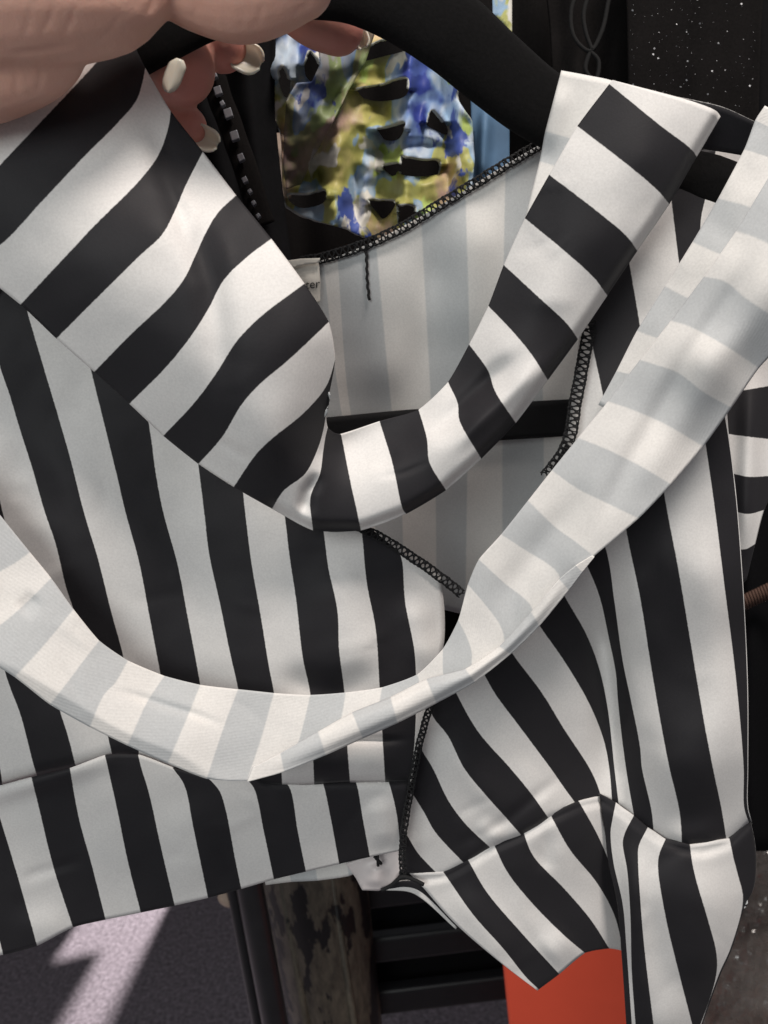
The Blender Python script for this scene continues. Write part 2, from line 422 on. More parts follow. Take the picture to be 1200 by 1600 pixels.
# --- hem band of the left front
hl = [
    [(-110, 1262), (-85, 1380), (-60, 1500)], [(-66, 1245), (-30, 1370), (0, 1472), (5, 1492)], [(-14, 1231), (0, 1278), (27, 1367), (58, 1478)],
    [(49, 1214), (62, 1267), (83, 1353), (114, 1449)], [(109, 1200), (123, 1277), (143, 1350), (165, 1437)],
    [(164, 1180), (182, 1260), (200, 1347), (220, 1426)], [(216, 1180), (220, 1197), (233, 1240), (250, 1317), (273, 1415)],
    [(270, 1200), (288, 1227), (302, 1293), (325, 1403)], [(326, 1216), (343, 1236), (353, 1267), (367, 1340), (377, 1389)],
    [(386, 1218), (397, 1232), (413, 1303), (428, 1374)], [(441, 1218), (453, 1232), (465, 1297), (478, 1362)],
    [(500, 1212), (506, 1228), (517, 1280), (530, 1350)], [(552, 1212), (558, 1228), (567, 1280), (578, 1339)],
    [(604, 1212), (610, 1230), (620, 1273), (626, 1329)], [(640, 1212), (638, 1230), (632, 1290), (630, 1328)]]
off_hl = total(plane([(0, 1300, .1), (300, 1320, .0), (600, 1290, .3), (0, 1480, -.1), (300, 1400, .1), (620, 1330, .6)]), 
               ridge([(-60, 1255), (0, 1240), (165, 1190), (200, 1180)], 14, -.3), ridge([(420, 1212), (640, 1212)], 12, .4, False), ridge([(20, 1375), (80, 1358), (140, 1340)], 7, .12),
               ridge([(280, 1235), (300, 1300), (330, 1400)], 40, -.2), ridge([(590, 1240), (605, 1330)], 22, -.3), ridge([(0, 1460), (120, 1440)], 30, -.2), wrinkle(.10, 80, 3), creases(3, (0, 1230, 620, 1450), 16))
panel('hem_band', hl, off_hl, top, [M_PRINT, M_WRONG], n=40)
# inside of the back hem, showing below the front hem
off_bh = plane([(420, 1380, 1.5), (520, 1370, 1.6), (620, 1380, 1.4), (710, 1450, 1.2)])
panel('back_hem', [[(400, 1300), (415, 1383)], [(440, 1300), (455, 1378)], [(485, 1300), (496, 1376)], [(535, 1300), (545, 1369)], [(590, 1290), (585, 1352)], [(640, 1280), (628, 1360)]],
      off_bh, top, [M_WRONG, M_PRINT], n=16, sub=4)
panel('turned_back_hem', [[(600, 1384), (632, 1376), (655, 1380), (715, 1440)], [(608, 1389), (634, 1386), (655, 1392), (714, 1449)], [(596, 1391), (640, 1394), (660, 1405), (712, 1452)]],
      lambda x, y: off_bh(x, y)-.25, top, [M_PRINT, M_WRONG], black_first=True, n=30, sub=4)
cutout('care_tag', [(540, 1350), (625, 1320), (628, 1360), (612, 1384), (592, 1392), (566, 1391), (556, 1372)], [], 
       total(lambda x, y: off_bh(x, y)-.3, ridge([(590, 1345), (585, 1390)], 14, -.25)), top, [plain('pinkish satin tag', (.74, .68, .67), .4, 300, .08)], 4)

# --- right front and side panel
RR = [
    [(628, 1300), (629, 1330), (629, 1366)],
    [(632, 1299), (640, 1312), (653, 1333), (693, 1375)],
    [(642, 1236), (663, 1270), (680, 1300), (731, 1355)],
    [(655, 1165), (662, 1177), (676, 1200), (700, 1250), (727, 1287), (771, 1329)],
    [(668, 1100), (678, 1122), (700, 1150), (725, 1200), (757, 1240), (790, 1277), (818, 1309)],
    [(690, 1030), (713, 1083), (747, 1143), (797, 1200), (830, 1240), (861, 1284)],
    [(715, 985), (757, 1055), (773, 1083), (813, 1137), (860, 1200), (883, 1233), (906, 1264)],
    [(745, 930), (800, 1020), (847, 1083), (880, 1137), (921, 1200), (934, 1228), (942, 1256)],
    [(780, 880), (844, 979), (885, 1038), (921, 1100), (943, 1155), (952, 1200), (957, 1262)],
    [(820, 820), (883, 933), (917, 993), (937, 1047), (950, 1110), (960, 1200), (968, 1268)],
    [(850, 755), (885, 820), (920, 890), (937, 933), (952, 1000), (962, 1050), (966, 1100), (978, 1200), (993, 1288)],
    [(886, 690), (910, 760), (948, 863), (960, 940), (973, 1033), (987, 1100), (1000, 1167), (1003, 1200), (1018, 1267), (1022, 1308)],
    [(912, 470), (925, 537), (942, 617), (980, 837), (1000, 933), (1017, 1040), (1033, 1133), (1046, 1200), (1062, 1270), (1066, 1333)],
    [(965, 300), (984, 415), (1000, 510), (1038, 773), (1060, 890), (1083, 1027), (1100, 1127), (1114, 1200), (1128, 1267), (1137, 1324)],
    [(1042, 250), (1050, 320), (1060, 402), (1080, 550), (1103, 697), (1117, 795), (1132, 915), (1150, 1060), (1162, 1198), (1163, 1263), (1171, 1287)],
    [(1120, 228), (1106, 295), (1095, 345), (1098, 440), (1115, 560), (1136, 670), (1149, 770), (1158, 880), (1165, 1000), (1168, 1090), (1168, 1200), (1168, 1262), (1174, 1285)],
    [(1178, 234), (1160, 300), (1142, 360), (1130, 450), (1132, 560), (1138, 670), (1150, 770), (1159, 880), (1166, 1000), (1169, 1090), (1169, 1200), (1169, 1262), (1175, 1284)]]
seamR = [(629, 1366), (660, 1380), (693, 1375), (731, 1355), (771, 1329), (818, 1309), (861, 1284), (906, 1264), (942, 1256), (968, 1268), (993, 1288), (1022, 1308), (1066, 1333), (1100, 1337), (1137, 1324), (1174, 1286)]
off_rr = total(plane([(640, 1250, 1.0), (640, 1360, 1.1), (760, 1200, .9), (850, 1250, 1.0), (800, 1050, 1.3), (880, 1150, 2.0), (900, 950, 2.4), (960, 1000, 2.6), (962, 1200, 2.6), (965, 1260, 2.0),
                      (1010, 1000, 1.2), (1040, 1200, .5), (1090, 1200, .0), (1090, 900, .2), (1160, 1000, 1.2), (1160, 1250, 1.0), (1050, 650, .6), (940, 560, 1.6), (1000, 400, 1.6), (1110, 300, 1.8), (1165, 700, 1.4)]),
               ridge([(905, 905), (940, 1010), (955, 1110), (960, 1230)], 26, .9), ridge([(1100, 800), (1125, 1000), (1140, 1250)], 40, -.35),
               ridge([(1005, 880), (980, 980)], 16, -.18), ridge([(690, 1150), (800, 1290)], 22, -.25), ridge([(740, 1290), (790, 1310)], 14, -.2),
               ridge([(690, 1330), (780, 1290), (880, 1210), (900, 1190)], 10, .12),
               ridge(seamR, 8, .35, False), ridge([(1030, 1290), (1070, 1310), (1140, 1300)], 22, -.3), wrinkle(.12, 90, 4), creases(4, (650, 700, 1160, 1330), 26))
# every stripe curve starts further up than the one before: compare them by height instead of by length
panel('side_panel', RR, off_rr, top, [M_PRINT, M_WRONG], black_first=True, n=110, smooth_across=False)

# --- hem band of the right side, falling in a deep fold
HR = [
    [(640, 1365), (655, 1380), (710, 1442), (787, 1508), (840, 1548)],
    [(693, 1363), (740, 1430), (787, 1483), (823, 1528), (842, 1546)],
    [(731, 1343), (760, 1393), (817, 1460), (874, 1522)],
    [(771, 1318), (793, 1363), (833, 1413), (883, 1463), (914, 1489)],
    [(817, 1298), (833, 1337), (883, 1390), (923, 1437), (952, 1482)],
    [(860, 1273), (890, 1327), (933, 1380), (960, 1430), (974, 1486)],
    [(905, 1253), (933, 1303), (953, 1350), (970, 1407), (977, 1490)],
    [(937, 1245), (943, 1287), (954, 1333), (971, 1413), (978, 1500)]]
off_hr = total(ridge([(a, b-5) for a, b in seamR], 6, .15, False), plane([(660, 1400, 1.1), (740, 1400, .8), (840, 1540, .5), (850, 1400, 1.0), (920, 1300, 1.4), (930, 1450, 1.5), (970, 1400, 2.6), (975, 1490, 2.4), (945, 1290, 2.2)]),
               ridge([(700, 1380), (820, 1520)], 30, -.25), ridge([(830, 1310), (850, 1345), (860, 1290)], 14, .2), ridge([(900, 1460), (850, 1500)], 30, -.3), wrinkle(.10, 80, 5), creases(5, (680, 1300, 960, 1530), 10))
panel('peplum_band', HR, off_hr, top, [M_PRINT, M_WRONG], n=50)
HR2 = [
    [(936, 1241), (944, 1290), (950, 1345), (964, 1410), (971, 1490), (981, 1640)],
    [(962, 1255), (957, 1280), (954, 1300), (958, 1345), (973, 1413), (979, 1483), (990, 1640)],
    [(990, 1275), (977, 1300), (973, 1316), (980, 1360), (985, 1433), (987, 1517), (996, 1640)],
    [(1012, 1293), (998, 1322), (997, 1345), (1000, 1400), (1007, 1483), (1026, 1640)],
    [(1040, 1311), (1030, 1335), (1028, 1355), (1040, 1433), (1060, 1517), (1092, 1640)],
    [(1078, 1321), (1082, 1350), (1090, 1383), (1107, 1440), (1120, 1493), (1118, 1530), (1080, 1640)],
    [(1140, 1311), (1146, 1340), (1153, 1367), (1161, 1405), (1142, 1480), (1123, 1523), (1082, 1640)],
    [(1172, 1278), (1181, 1327), (1178, 1387), (1164, 1415), (1144, 1482), (1125, 1525), (1084, 1640)]]
off_hr2 = total(ridge([(a, b-5) for a, b in seamR], 6, .15, False), plane([(955, 1270, 1.8), (960, 1350, 1.6), (985, 1500, 1.3), (990, 1640, 1.2), (1020, 1400, .5), (1030, 1600, .3), (1090, 1400, .1), (1100, 1500, .4), (1175, 1330, 1.3), (1160, 1420, 1.1), (1120, 1530, 1.0), (1085, 1640, 1.2)]),
                ridge([(990, 1300), (990, 1420), (1010, 1600)], 20, -.4), ridge([(1110, 1350), (1120, 1430), (1080, 1560)], 40, -.3), wrinkle(.10, 80, 6), creases(6, (960, 1300, 1160, 1600), 10))
panel('peplum_fold', HR2, off_hr2, top, [M_PRINT, M_WRONG], black_first=True, n=60, smooth_across=False)

sq = resample(seamR, 120)
MB().tube(W(sq[:, 0], sq[:, 1]-1, off_rr(sq[:, 0], sq[:, 1]-2)-.02), .0007, 6).build('waist_seam', top, [M_THREAD])

# --- shoulder pieces under the right end of the collar
off_sh = plane([(1090, 160, .6), (1180, 190, 1.0), (1100, 235, 1.2), (1165, 245, 1.4)])
panel('shoulder_fold', [[(1060, 152), (1090, 158), (1131, 168), (1180, 190)], [(1060, 225), (1103, 234), (1130, 238), (1166, 244)]], off_sh, top, [M_PRINT, M_WRONG], black_first=True, n=20)
off_nf = total(plane([(880, 110, .3), (950, 130, .2), (850, 220, .6), (900, 200, .1), (810, 350, .4), (830, 340, .0)]), ridge([(880, 120), (850, 250)], 20, -.2))
panel('neck_facing', [[(877, 110), (915, 117), (957, 126), (990, 140)], [(852, 205), (880, 213), (920, 225), (960, 235)], [(843, 252), (870, 260), (900, 270), (940, 285)], [(812, 372), (830, 372), (850, 372), (880, 372)]],
      off_nf, top, [M_WRONG, M_PRINT], n=30, sub=10)

# --- the wide folded collar: one run of cloth from the hand round the neck to the right shoulder
CC = [
    [(-190, 330), (-60, 190), (60, 70), (120, 0), (150, -30)],
    [(-130, 385), (-60, 325), (0, 258), (67, 187), (133, 117), (198, 46)],
    [(-52, 412), (0, 383), (67, 313), (133, 243), (183, 193), (213, 157), (223, 127), (227, 106)],
    [(32, 476), (103, 400), (150, 350), (217, 283), (247, 243), (262, 203), (267, 174)],
    [(88, 529), (150, 467), (218, 400), (253, 367), (273, 330), (290, 290), (317, 237)],
    [(147, 581), (207, 520), (260, 470), (287, 437), (305, 400), (320, 367), (340, 333), (369, 305)],
    [(202, 631), (260, 573), (300, 523), (327, 480), (350, 437), (388, 400), (424, 373)],
    [(255, 681), (303, 630), (338, 583), (370, 533), (407, 495), (476, 443)],
    [(310, 725), (347, 683), (377, 633), (403, 603), (450, 563), (514, 503)],
    [(365, 761), (400, 710), (423, 687), (477, 643), (510, 603), (524, 562)],
    [(425, 795), (443, 767), (477, 740), (497, 700), (506, 668), (510, 640)],
    [(489, 829), (485, 777), (500, 740), (505, 705), (508, 685), (512, 668)],
    [(564, 829), (558, 800), (547, 750), (533, 679)],
    [(635, 803), (630, 797), (613, 723), (593, 658)],
    [(697, 766), (671, 722), (667, 685), (654, 640)],
    [(752, 717), (718, 657), (715, 630), (700, 597)],
    [(806, 661), (773, 610), (763, 580), (733, 538)],
    [(856, 594), (830, 553), (803, 520), (763, 478)],
    [(903, 530), (887, 507), (840, 463), (787, 414)],
    [(949, 462), (927, 433), (883, 393), (820, 341)],
    [(996, 392), (980, 370), (933, 330), (858, 273)],
    [(1046, 319), (1027, 297), (980, 257), (902, 197)],
    [(1089, 245), (1080, 233), (1033, 197), (952, 131)],
    [(1126, 182), (1120, 174), (1087, 160), (957, 125)]]
outer_edge = [c[0] for c in CC]
off_cc = total(plane([(-100, 330, -1.6), (0, 300, -1.7), (100, 150, -.9), (180, 70, -.2), (230, 120, -.1), (300, 240, -.3), (370, 310, -.8), (130, 420, -2.2), (40, 480, -1.5), (250, 350, -2.0), (200, 620, -1.5), (300, 560, -2.5), (350, 450, -2.3), (430, 390, -1.7), (310, 720, -1.4),
                      (400, 600, -2.8), (470, 520, -2.5), (520, 530, -1.7), (430, 690, -2.6), (430, 790, -1.5), (490, 640, -1.8), (508, 670, -1.0), (490, 825, -1.3), (500, 740, -1.3), (535, 690, .1), (565, 825, -1.2), (600, 740, -1.1), (595, 665, .2),
                      (650, 650, .2), (690, 760, -.9), (680, 700, -1.1), (740, 650, -1.0), (720, 590, .2), (800, 660, -.6), (800, 560, -.9), (770, 490, .1), (900, 530, -.4), (860, 460, -.9), (800, 410, .0), (950, 460, -.3), (930, 380, -.9), (830, 340, -.1),
                      (1040, 320, -.3), (1000, 250, -.9), (910, 200, -.2), (1090, 240, -.3), (1040, 170, -.5), (955, 130, -.2), (1120, 180, -.2)]),
               ridge([(215, 130), (250, 230), (290, 330), (330, 440), (345, 560), (330, 670)], 24, .28), ridge([(255, 250), (300, 330), (305, 400)], 13, -.18),
               ridge([(660, 690), (715, 640), (765, 590), (830, 540)], 14, .22), ridge([(690, 720), (745, 665), (800, 615), (870, 545)], 16, -.3),
               ridge([(470, 815), (480, 770), (500, 735)], 10, .35), ridge([(330, 680), (400, 725)], 9, .08), ridge([(585, 740), (620, 700)], 12, .08), wrinkle(.09, 110, 8), creases(8, (0, 100, 1100, 800), 30))
def off_collar(x, y):                          # the outer edge is a rolled fold: it turns back sharply over its last millimetres
    d = pdist(x, y, outer_edge[10:])
    return off_cc(x, y)+.5*np.exp(-(d/9.0)**2)
collar = panel('collar', CC, off_collar, top, [M_PRINT, M_WRONG], n=80, sub=8)
collar['label'] = 'wide folded striped collar'
# underlayer of the folded collar, so that its rolled edge is double
under = [[(p[0]*(1-t)+c[-1][0]*t, p[1]*(1-t)+c[-1][1]*t) for t in (0.01, .2, .45)] for c in CC[:] for p in (c[0],)]
panel('collar_lining', under, lambda x, y: off_collar(x, y)+.55-.45*np.exp(-(pdist(x, y, outer_edge)/10)**2), top, [M_PRINT, M_WRONG], n=14, sub=4)

# --- loose strap hanging wrong side out across the front
SL = [
    [(-90, 700), (-130, 790), (-170, 870)],
    [(-12, 790), (-30, 830), (-90, 880)],
    [(47, 863), (23, 880), (0, 893), (-70, 940)],
    [(80, 903), (43, 940), (0, 977), (-50, 1010)],
    [(115, 952), (67, 1010), (23, 1058)],
    [(155, 1001), (130, 1033), (110, 1060), (78, 1101)],
    [(200, 1032), (180, 1067), (163, 1085), (140, 1136)],
    [(257, 1056), (230, 1097), (199, 1165)],
    [(313, 1070), (293, 1120), (262, 1193)],
    [(372, 1077), (350, 1135), (323, 1217)],
    [(428, 1083), (410, 1147), (386, 1220)],
    [(485, 1086), (467, 1157), (450, 1195)],
    [(540, 1082), (533, 1123), (520, 1165)],
    [(597, 1074), (593, 1097), (585, 1140)],
    [(652, 1054), (655, 1066), (648, 1110)],
    [(692, 1014), (692, 1047), (695, 1085)],
    [(716, 969), (730, 997), (737, 1020), (735, 1060)],
    [(731, 913), (760, 947), (783, 980), (790, 1010)],
    [(748, 874), (787, 910), (827, 943), (836, 965)],
    [(783, 835), (817, 857), (867, 890), (878, 908)],
    [(825, 782), (867, 823), (900, 847), (928, 869)],
    [(862, 735), (900, 762), (950, 787), (998, 810)],
    [(903, 684), (950, 703), (1000, 728), (1049, 757)],
    [(950, 627), (987, 640), (1040, 663), (1099, 698)],
    [(1000, 562), (1060, 583), (1100, 613), (1143, 637)],
    [(1048, 501), (1077, 510), (1133, 540), (1186, 575)],
    [(1100, 432), (1133, 440), (1167, 467), (1240, 515)],
    [(1150, 361), (1177, 370), (1200, 380), (1270, 415)],
    [(1210, 262), (1250, 280), (1310, 310)]]
off_sl = total(plane([(-60, 800, -1.6), (0, 950, -2.2), (60, 1000, -2.4), (160, 1080, -2.5), (250, 1060, -1.6), (300, 1150, -2.6), (400, 1090, -1.5), (400, 1200, -2.4), (540, 1085, -1.4), (560, 1130, -2.0), (650, 1060, -1.3),
                      (740, 900, -.8), (780, 970, -1.2), (850, 750, -.6), (900, 820, -1.3), (950, 630, -.4), (1000, 720, -1.3), (1090, 690, -.7), (1060, 500, -.6), (1100, 560, -1.5), (1180, 570, -.8), (1150, 370, -.8), (1200, 450, -1.6)]),
               ridge([(170, 1078), (210, 1086), (250, 1100), (300, 1115), (360, 1138)], 6, .10), ridge([(60, 930), (30, 960)], 10, .15), ridge([(1230, 330), (1150, 450), (1075, 560), (1020, 660), (975, 740), (930, 820), (880, 880)], 18, .2), ridge([(1230, 420), (1130, 560), (1050, 690), (990, 790)], 25, -.15),
               ridge([(930, 740), (870, 830), (810, 900), (770, 980)], 26, .25), wrinkle(.10, 100, 10), creases(10, (0, 850, 1200, 1200), 24))
strap = panel('loose_strap', SL, off_sl, top, [M_RIB, M_PRINT], n=40, sub=7)
strap['label'] = 'loose strap hanging wrong side out, faint grey stripes'
FLp = [
    [(926, 868), (929, 870)], [(900, 884), (910, 894)], [(874, 905), (889, 922)], [(830, 956), (843, 978)], [(780, 1010), (798, 1022)],
    [(727, 1045), (742, 1066)], [(666, 1061), (682, 1099)], [(610, 1089), (621, 1130)], [(550, 1113), (567, 1154)], [(497, 1143), (509, 1180)], [(438, 1177), (444, 1206)], [(395, 1199), (386, 1222)]]
fold_in = [c[0] for c in FLp]
off_flp = total(lambda x, y: off_sl(x, y)-.03-.42*np.clip((925-x)/70, 0, 1), ridge(fold_in, 8, .25), ridge([c[1] for c in FLp], 9, .35))
panel('strap_fold', FLp, off_flp, top, [M_RIB, M_PRINT], n=14, sub=8)
SB = [
    [(1195, 165), (1245, 190), (1290, 215)], [(1180, 188), (1230, 212), (1280, 240)], [(1163, 233), (1205, 247), (1250, 265)], [(1122, 310), (1167, 322), (1210, 340)],
    [(1082, 378), (1115, 393), (1160, 410)], [(1039, 447), (1063, 460), (1110, 480)], [(995, 517), (1023, 527), (1060, 540)], [(963, 580), (982, 584), (1010, 592)], [(935, 632), (950, 640), (970, 650)]]
panel('strap_back_layer', SB, total(lambda x, y: off_sl(x, y)+.8, wrinkle(.08, 70, 12)), top, [M_RIB, M_PRINT], n=20)

# --- overlocked edges, thread and label
def overlock(name, path, off, width=13, pitch=5.6, r=.00025, parent=top):
    q = dense(path, 24); s = np.concatenate([[0], np.cumsum(np.linalg.norm(np.diff(q, axis=0), axis=1))])
    n = int(s[-1]/pitch*8); t = np.linspace(0, s[-1], n)
    x = np.interp(t, s, q[:, 0]); y = np.interp(t, s, q[:, 1])
    tx = np.gradient(x); ty = np.gradient(y); L = np.hypot(tx, ty); nx, ny = -ty/L, tx/L; tx, ty = tx/L, ty/L
    ph = t/pitch*2*math.pi*.5
    mb = MB()
    rj = np.array([noise.noise((k*.09, width, 1.7)) for k in t]); rk = np.array([noise.noise((k*.23, width, 8.7)) for k in t]); wob = 2.2*rj; ph = ph+.9*rk
    for sgn in (0, math.pi):
        o1 = np.cos(ph+sgn)*width*(.46+.10*rk); o2 = np.sin(2*ph+sgn)*pitch*.35
        mb.tube(W(x+nx*(o1+wob*.3)+tx*o2, y+ny*(o1+wob*.3)+ty*o2, off(x, y)-.05-.03*np.sin(ph+sgn)), r, 5)
    for e in (-.5, .5):
        mb.tube(W(x+nx*(width*e+wob*.5), y+ny*(width*e+wob*.5), off(x, y)-.03), r*1.25*(1+.25*np.sin(t*.9+e)), 5)
    return mb.build(name, parent, [M_THREAD])
neck = [(470, 409), (498, 404), (535, 394), (575, 380), (622, 359), (700, 312), (780, 263), (858, 217)]
overlock('overlock_stitching', neck, lambda x, y: off_back(x, y)-.1, 15)
overlock('overlock_stitching', [(560, 822), (600, 843), (640, 868), (690, 903), (722, 928)], lambda x, y: off_fl(x, y)-.15, 13, 5.4)
overlock('overlock_stitching', [(923, 500), (912, 560), (899, 630), (888, 690), (872, 720), (852, 745)], lambda x, y: off_rr(x, y)-.35, 18, 5.6)
overlock('overlock_stitching', [(676, 1095), (664, 1130), (655, 1165), (645, 1215), (637, 1260), (630, 1310), (629, 1366)], lambda x, y: np.minimum(off_rr(x, y), .6)-.5, 9, 4.6)
tq = resample([(571, 382), (573, 410), (574, 440), (577, 469)], 24)
MB().tube(W(tq[:, 0]+np.sin(np.arange(24)*1.7)*.8, tq[:, 1], off_back(tq[:, 0], tq[:, 1])-.12), .0005, 6).build('loose_thread', top, [M_THREAD])
bq = resample([(596, 1391), (612, 1383), (628, 1370), (645, 1374), (662, 1382)], 24)
MB().tube(W(bq[:, 0], bq[:, 1], off_bh(bq[:, 0], bq[:, 1])-.55), .0008, 6).build('hem_thread', top, [M_THREAD])
for a, b in (((585, 1338), (596, 1350)), ((590, 1332), (591, 1353))):
    MB().tube(W(np.linspace(a[0], b[0], 6), np.linspace(a[1], b[1], 6), np.full(6, .9)), .0006, 5).build('tag_stitch', top, [M_THREAD])
off_lb = total(lambda x, y: off_back(x, y)-.3, ridge([(470, 440), (505, 440)], 12, -.1))
label = cutout('label', [(445, 414), (460, 408), (497, 406), (499, 418), (501, 440), (500, 472), (470, 485), (440, 480)], [], off_lb, top, [M_LABEL], 4)
cutout('label_fold', [(440, 408), (470, 404), (500, 403), (499, 410), (478, 413), (445, 421)], [], lambda x, y: off_lb(x, y)-.15, top, [M_LABEL], 3)
tcv = bpy.data.curves.new('label_text', 'FONT'); tcv.body = 'ster'; tcv.size = 1.0; tcv.extrude = .002
to = bpy.data.objects.new('label_text', tcv); COL.objects.link(to)
bpy.context.view_layer.update()
tme = bpy.data.meshes.new_from_object(to.evaluated_get(bpy.context.evaluated_depsgraph_get())); bpy.data.objects.remove(to)
vs = np.array([v.co[:] for v in tme.vertices]); 
ang = math.radians(-9); xr = vs[:, 0].max()
ca, sa = math.cos(math.radians(6)), math.sin(math.radians(6))
px = 500+((vs[:, 0]-xr)*ca-vs[:, 1]*sa*0)*19; py = 449-(vs[:, 1]+(vs[:, 0]-xr)*sa)*19
Pt = W(px, py, off_lb(px, py)-.03-vs[:, 2])
for v, p in zip(tme.vertices, Pt): v.co = p
link('label_text', tme, label, [M_INK], False)

# ================================================================== hanger
def velvet():
    m, nt, b = mat('black velvet flock')
    n = noise_tex(nt, 900, 3); sp = noise_tex(nt, 330, 1)
    lint = ramp(nt, sp.outputs['Fac'], [(.80, (0, 0, 0)), (.83, (1, 1, 1))])
    c = mixc(nt, n.outputs['Fac'], (.003, .003, .003), (.008, .0075, .008))
    c = mixc(nt, lint, c, (.25, .23, .21))
    nt.links.new(c, b.inputs['Base Color']); b.inputs['Roughness'].default_value = .95; b.inputs['Sheen Weight'].default_value = .03; b.inputs['Specular IOR Level'].default_value = .1
    bump(nt, b, n.outputs['Fac'], .4, .0003); return m
M_VELVET = velvet()
hang = thing('velvet_hanger', W(480, 60, 1.2), 'black velvet hanger held at the top by a hand', 'hanger')
hp = resample([(-60, 190), (60, 150), (150, 105), (235, 55), (330, 5), (440, -32), (540, -32), (610, -8), (700, 46), (770, 106), (840, 162), (920, 205), (1020, 240), (1150, 300)], 90)
hr = np.interp(hp[:, 0], [-60, 300, 500, 700, 1150], [.0085, .0095, .0115, .0118, .0085])
MB().tube(W(hp[:, 0], hp[:, 1], 1.1+.9*np.clip((hp[:, 0]-700)/300, 0, 1)+.9*np.clip((250-hp[:, 0])/200, 0, 1)), hr, 20, flat=.32).build('arms', hang, [M_VELVET])
hk = resample([(490, -30), (488, -90), (485, -150), (520, -190), (570, -200), (610, -240), (590, -300), (530, -320), (480, -290)], 50)
MB().tube(W(hk[:, 0], hk[:, 1], np.full(50, 1.1)), .0019, 10).build('hook', hang, [plain('chromed steel', (.6, .6, .62), .2, 50, .05, Metallic=1.0)])

# ================================================================== hand
def skin():
    m, nt, b = mat('skin')
    at = N(nt, 'ShaderNodeAttribute'); at.attribute_name = 'flush'
    n = noise_tex(nt, 70, 4); fine = noise_tex(nt, 700, 4)
    c = mixc(nt, n.outputs['Fac'], (.74, .40, .30), (.84, .52, .42))
    c = mixc(nt, at.outputs['Fac'], c, (.70, .27, .22))
    nt.links.new(c, b.inputs['Base Color']); b.inputs['Roughness'].default_value = .5
    b.inputs['Subsurface Weight'].default_value = .25; b.inputs['Subsurface Radius'].default_value = (1, .35, .2); b.inputs['Subsurface Scale'].default_value = .003
    tc = N(nt, 'ShaderNodeTexCoord'); mp = N(nt, 'ShaderNodeMapping'); mp.inputs['Scale'].default_value = (1, .35, .35); mp.inputs['Rotation'].default_value = (0, .4, 0)
    nt.links.new(tc.outputs['Object'], mp.inputs[0]); cr = noise_tex(nt, 420, 3, mp.outputs[0])
    h = math_node(nt, 'ADD', math_node(nt, 'MULTIPLY', cr.outputs['Fac'], 1.2), fine.outputs['Fac'])
    bump(nt, b, h, .22, .0005); return m
M_SKIN = skin()
M_NAIL = plain('long pale nail', (.88, .80, .64), .22, 300, .06, bs=.05, spec=.5)
M_NAIL.node_tree.nodes['Principled BSDF'].inputs['Subsurface Weight'].default_value = .2
hand = thing('person', W(60, 0, -1.0), 'hand with long pale nails gripping the black velvet hanger', 'person')
#       (x, y, off cm, radius cm)
digits = {
    'thumb':  [(-160, 0, -2.4, 2.2), (-40, -6, -2.7, 1.75), (60, -10, -2.6, 1.65), (120, -8, -2.4, 1.5), (170, -6, -2.1, 1.28), (212, -28, -1.7, 1.08), (250, -44, -1.3, .98), (310, -22, -1.3, 1.06), (375, -8, -1.3, 1.13), (435, -18, -1.3, 1.02), (468, -26, -1.3, .88)],
    'heel':   [(-160, 130, -1.9, 1.7), (-60, 116, -2.0, 1.30), (0, 108, -2.05, 1.15), (45, 98, -2.1, 1.0), (78, 82, -2.1, .85), (98, 60, -2.1, .7)],
    'back':   [(-160, 60, 1.5, 2.6), (-20, 0, 2.6, 2.3), (90, -70, 3.4, 2.0), (200, -130, 3.4, 1.6), (320, -150, 3.2, 1.3)],
    'index':  [(250, -150, 3.6, .95), (370, -90, 3.5, .85), (450, -10, 3.2, .92), (495, 28, 3.0, .88), (528, 44, 2.9, .80)],
    'middle': [(140, -120, 4.2, .95), (230, -40, 3.8, .85), (290, 20, 3.2, .95), (322, 54, 2.9, .90), (346, 70, 2.8, .82)],
    'ring':   [(60, -90, 4.2, .95), (140, 0, 3.8, .9), (215, 55, 3.2, 1.0), (252, 86, 2.5, 1.0), (280, 107, 2.1, 1.08)],
    'little': [(0, -40, 4.0, .9), (120, 70, 3.8, .75), (210, 140, 3.2, .66), (270, 183, 2.8, .70), (292, 198, 2.7, .64)]}
hb = MB(); tips = []
for k, dg in digits.items():
    q = resample(dg, 40)
    ctr = W(q[:, 0], q[:, 1], q[:, 2]); rr = q[:, 3]*.01
    if k not in ('heel', 'back'):               # rounded fingertip
        tg = ctr[-1]-ctr[-3]; tg = tg/np.linalg.norm(tg); r9 = rr[-1]; e9 = ctr[-1]
        for a9 in (.35, .7, 1.0, 1.25, 1.45):
            ctr = np.vstack([ctr, e9+tg*r9*math.sin(a9)]); rr = np.append(rr, r9*math.cos(a9))
    hb.tube(ctr, rr, 20)
    if k not in ('heel', 'back', 'thumb'): tips.append(ctr[-1])
hm = bpy.data.meshes.new('hand_skin'); hm.from_pydata(hb.v, [], hb.f); bmm = bmesh.new(); bmm.from_mesh(hm); bmesh.ops.recalc_face_normals(bmm, faces=bmm.faces); bmm.to_mesh(hm); bmm.free()
ho = bpy.data.objects.new('tmp', hm); COL.objects.link(ho)
r_ = ho.modifiers.new('r', 'REMESH'); r_.mode = 'VOXEL'; r_.voxel_size = .0008
s_ = ho.modifiers.new('s', 'SMOOTH'); s_.factor = .5; s_.iterations = 5
bpy.context.view_layer.update()
sk = bpy.data.meshes.new_from_object(ho.evaluated_get(bpy.context.evaluated_depsgraph_get())); bpy.data.objects.remove(ho)
sk.name = 'hand_skin'
co = np.array([v.co[:] for v in sk.vertices]); fl_ = np.zeros(len(co))
for t_ in tips: fl_ = np.maximum(fl_, np.exp(-(np.linalg.norm(co-t_, axis=1)/.016)**2))
cam_co = (np.c_[co, np.ones(len(co))] @ np.linalg.inv(CMN).T)[:, :3]
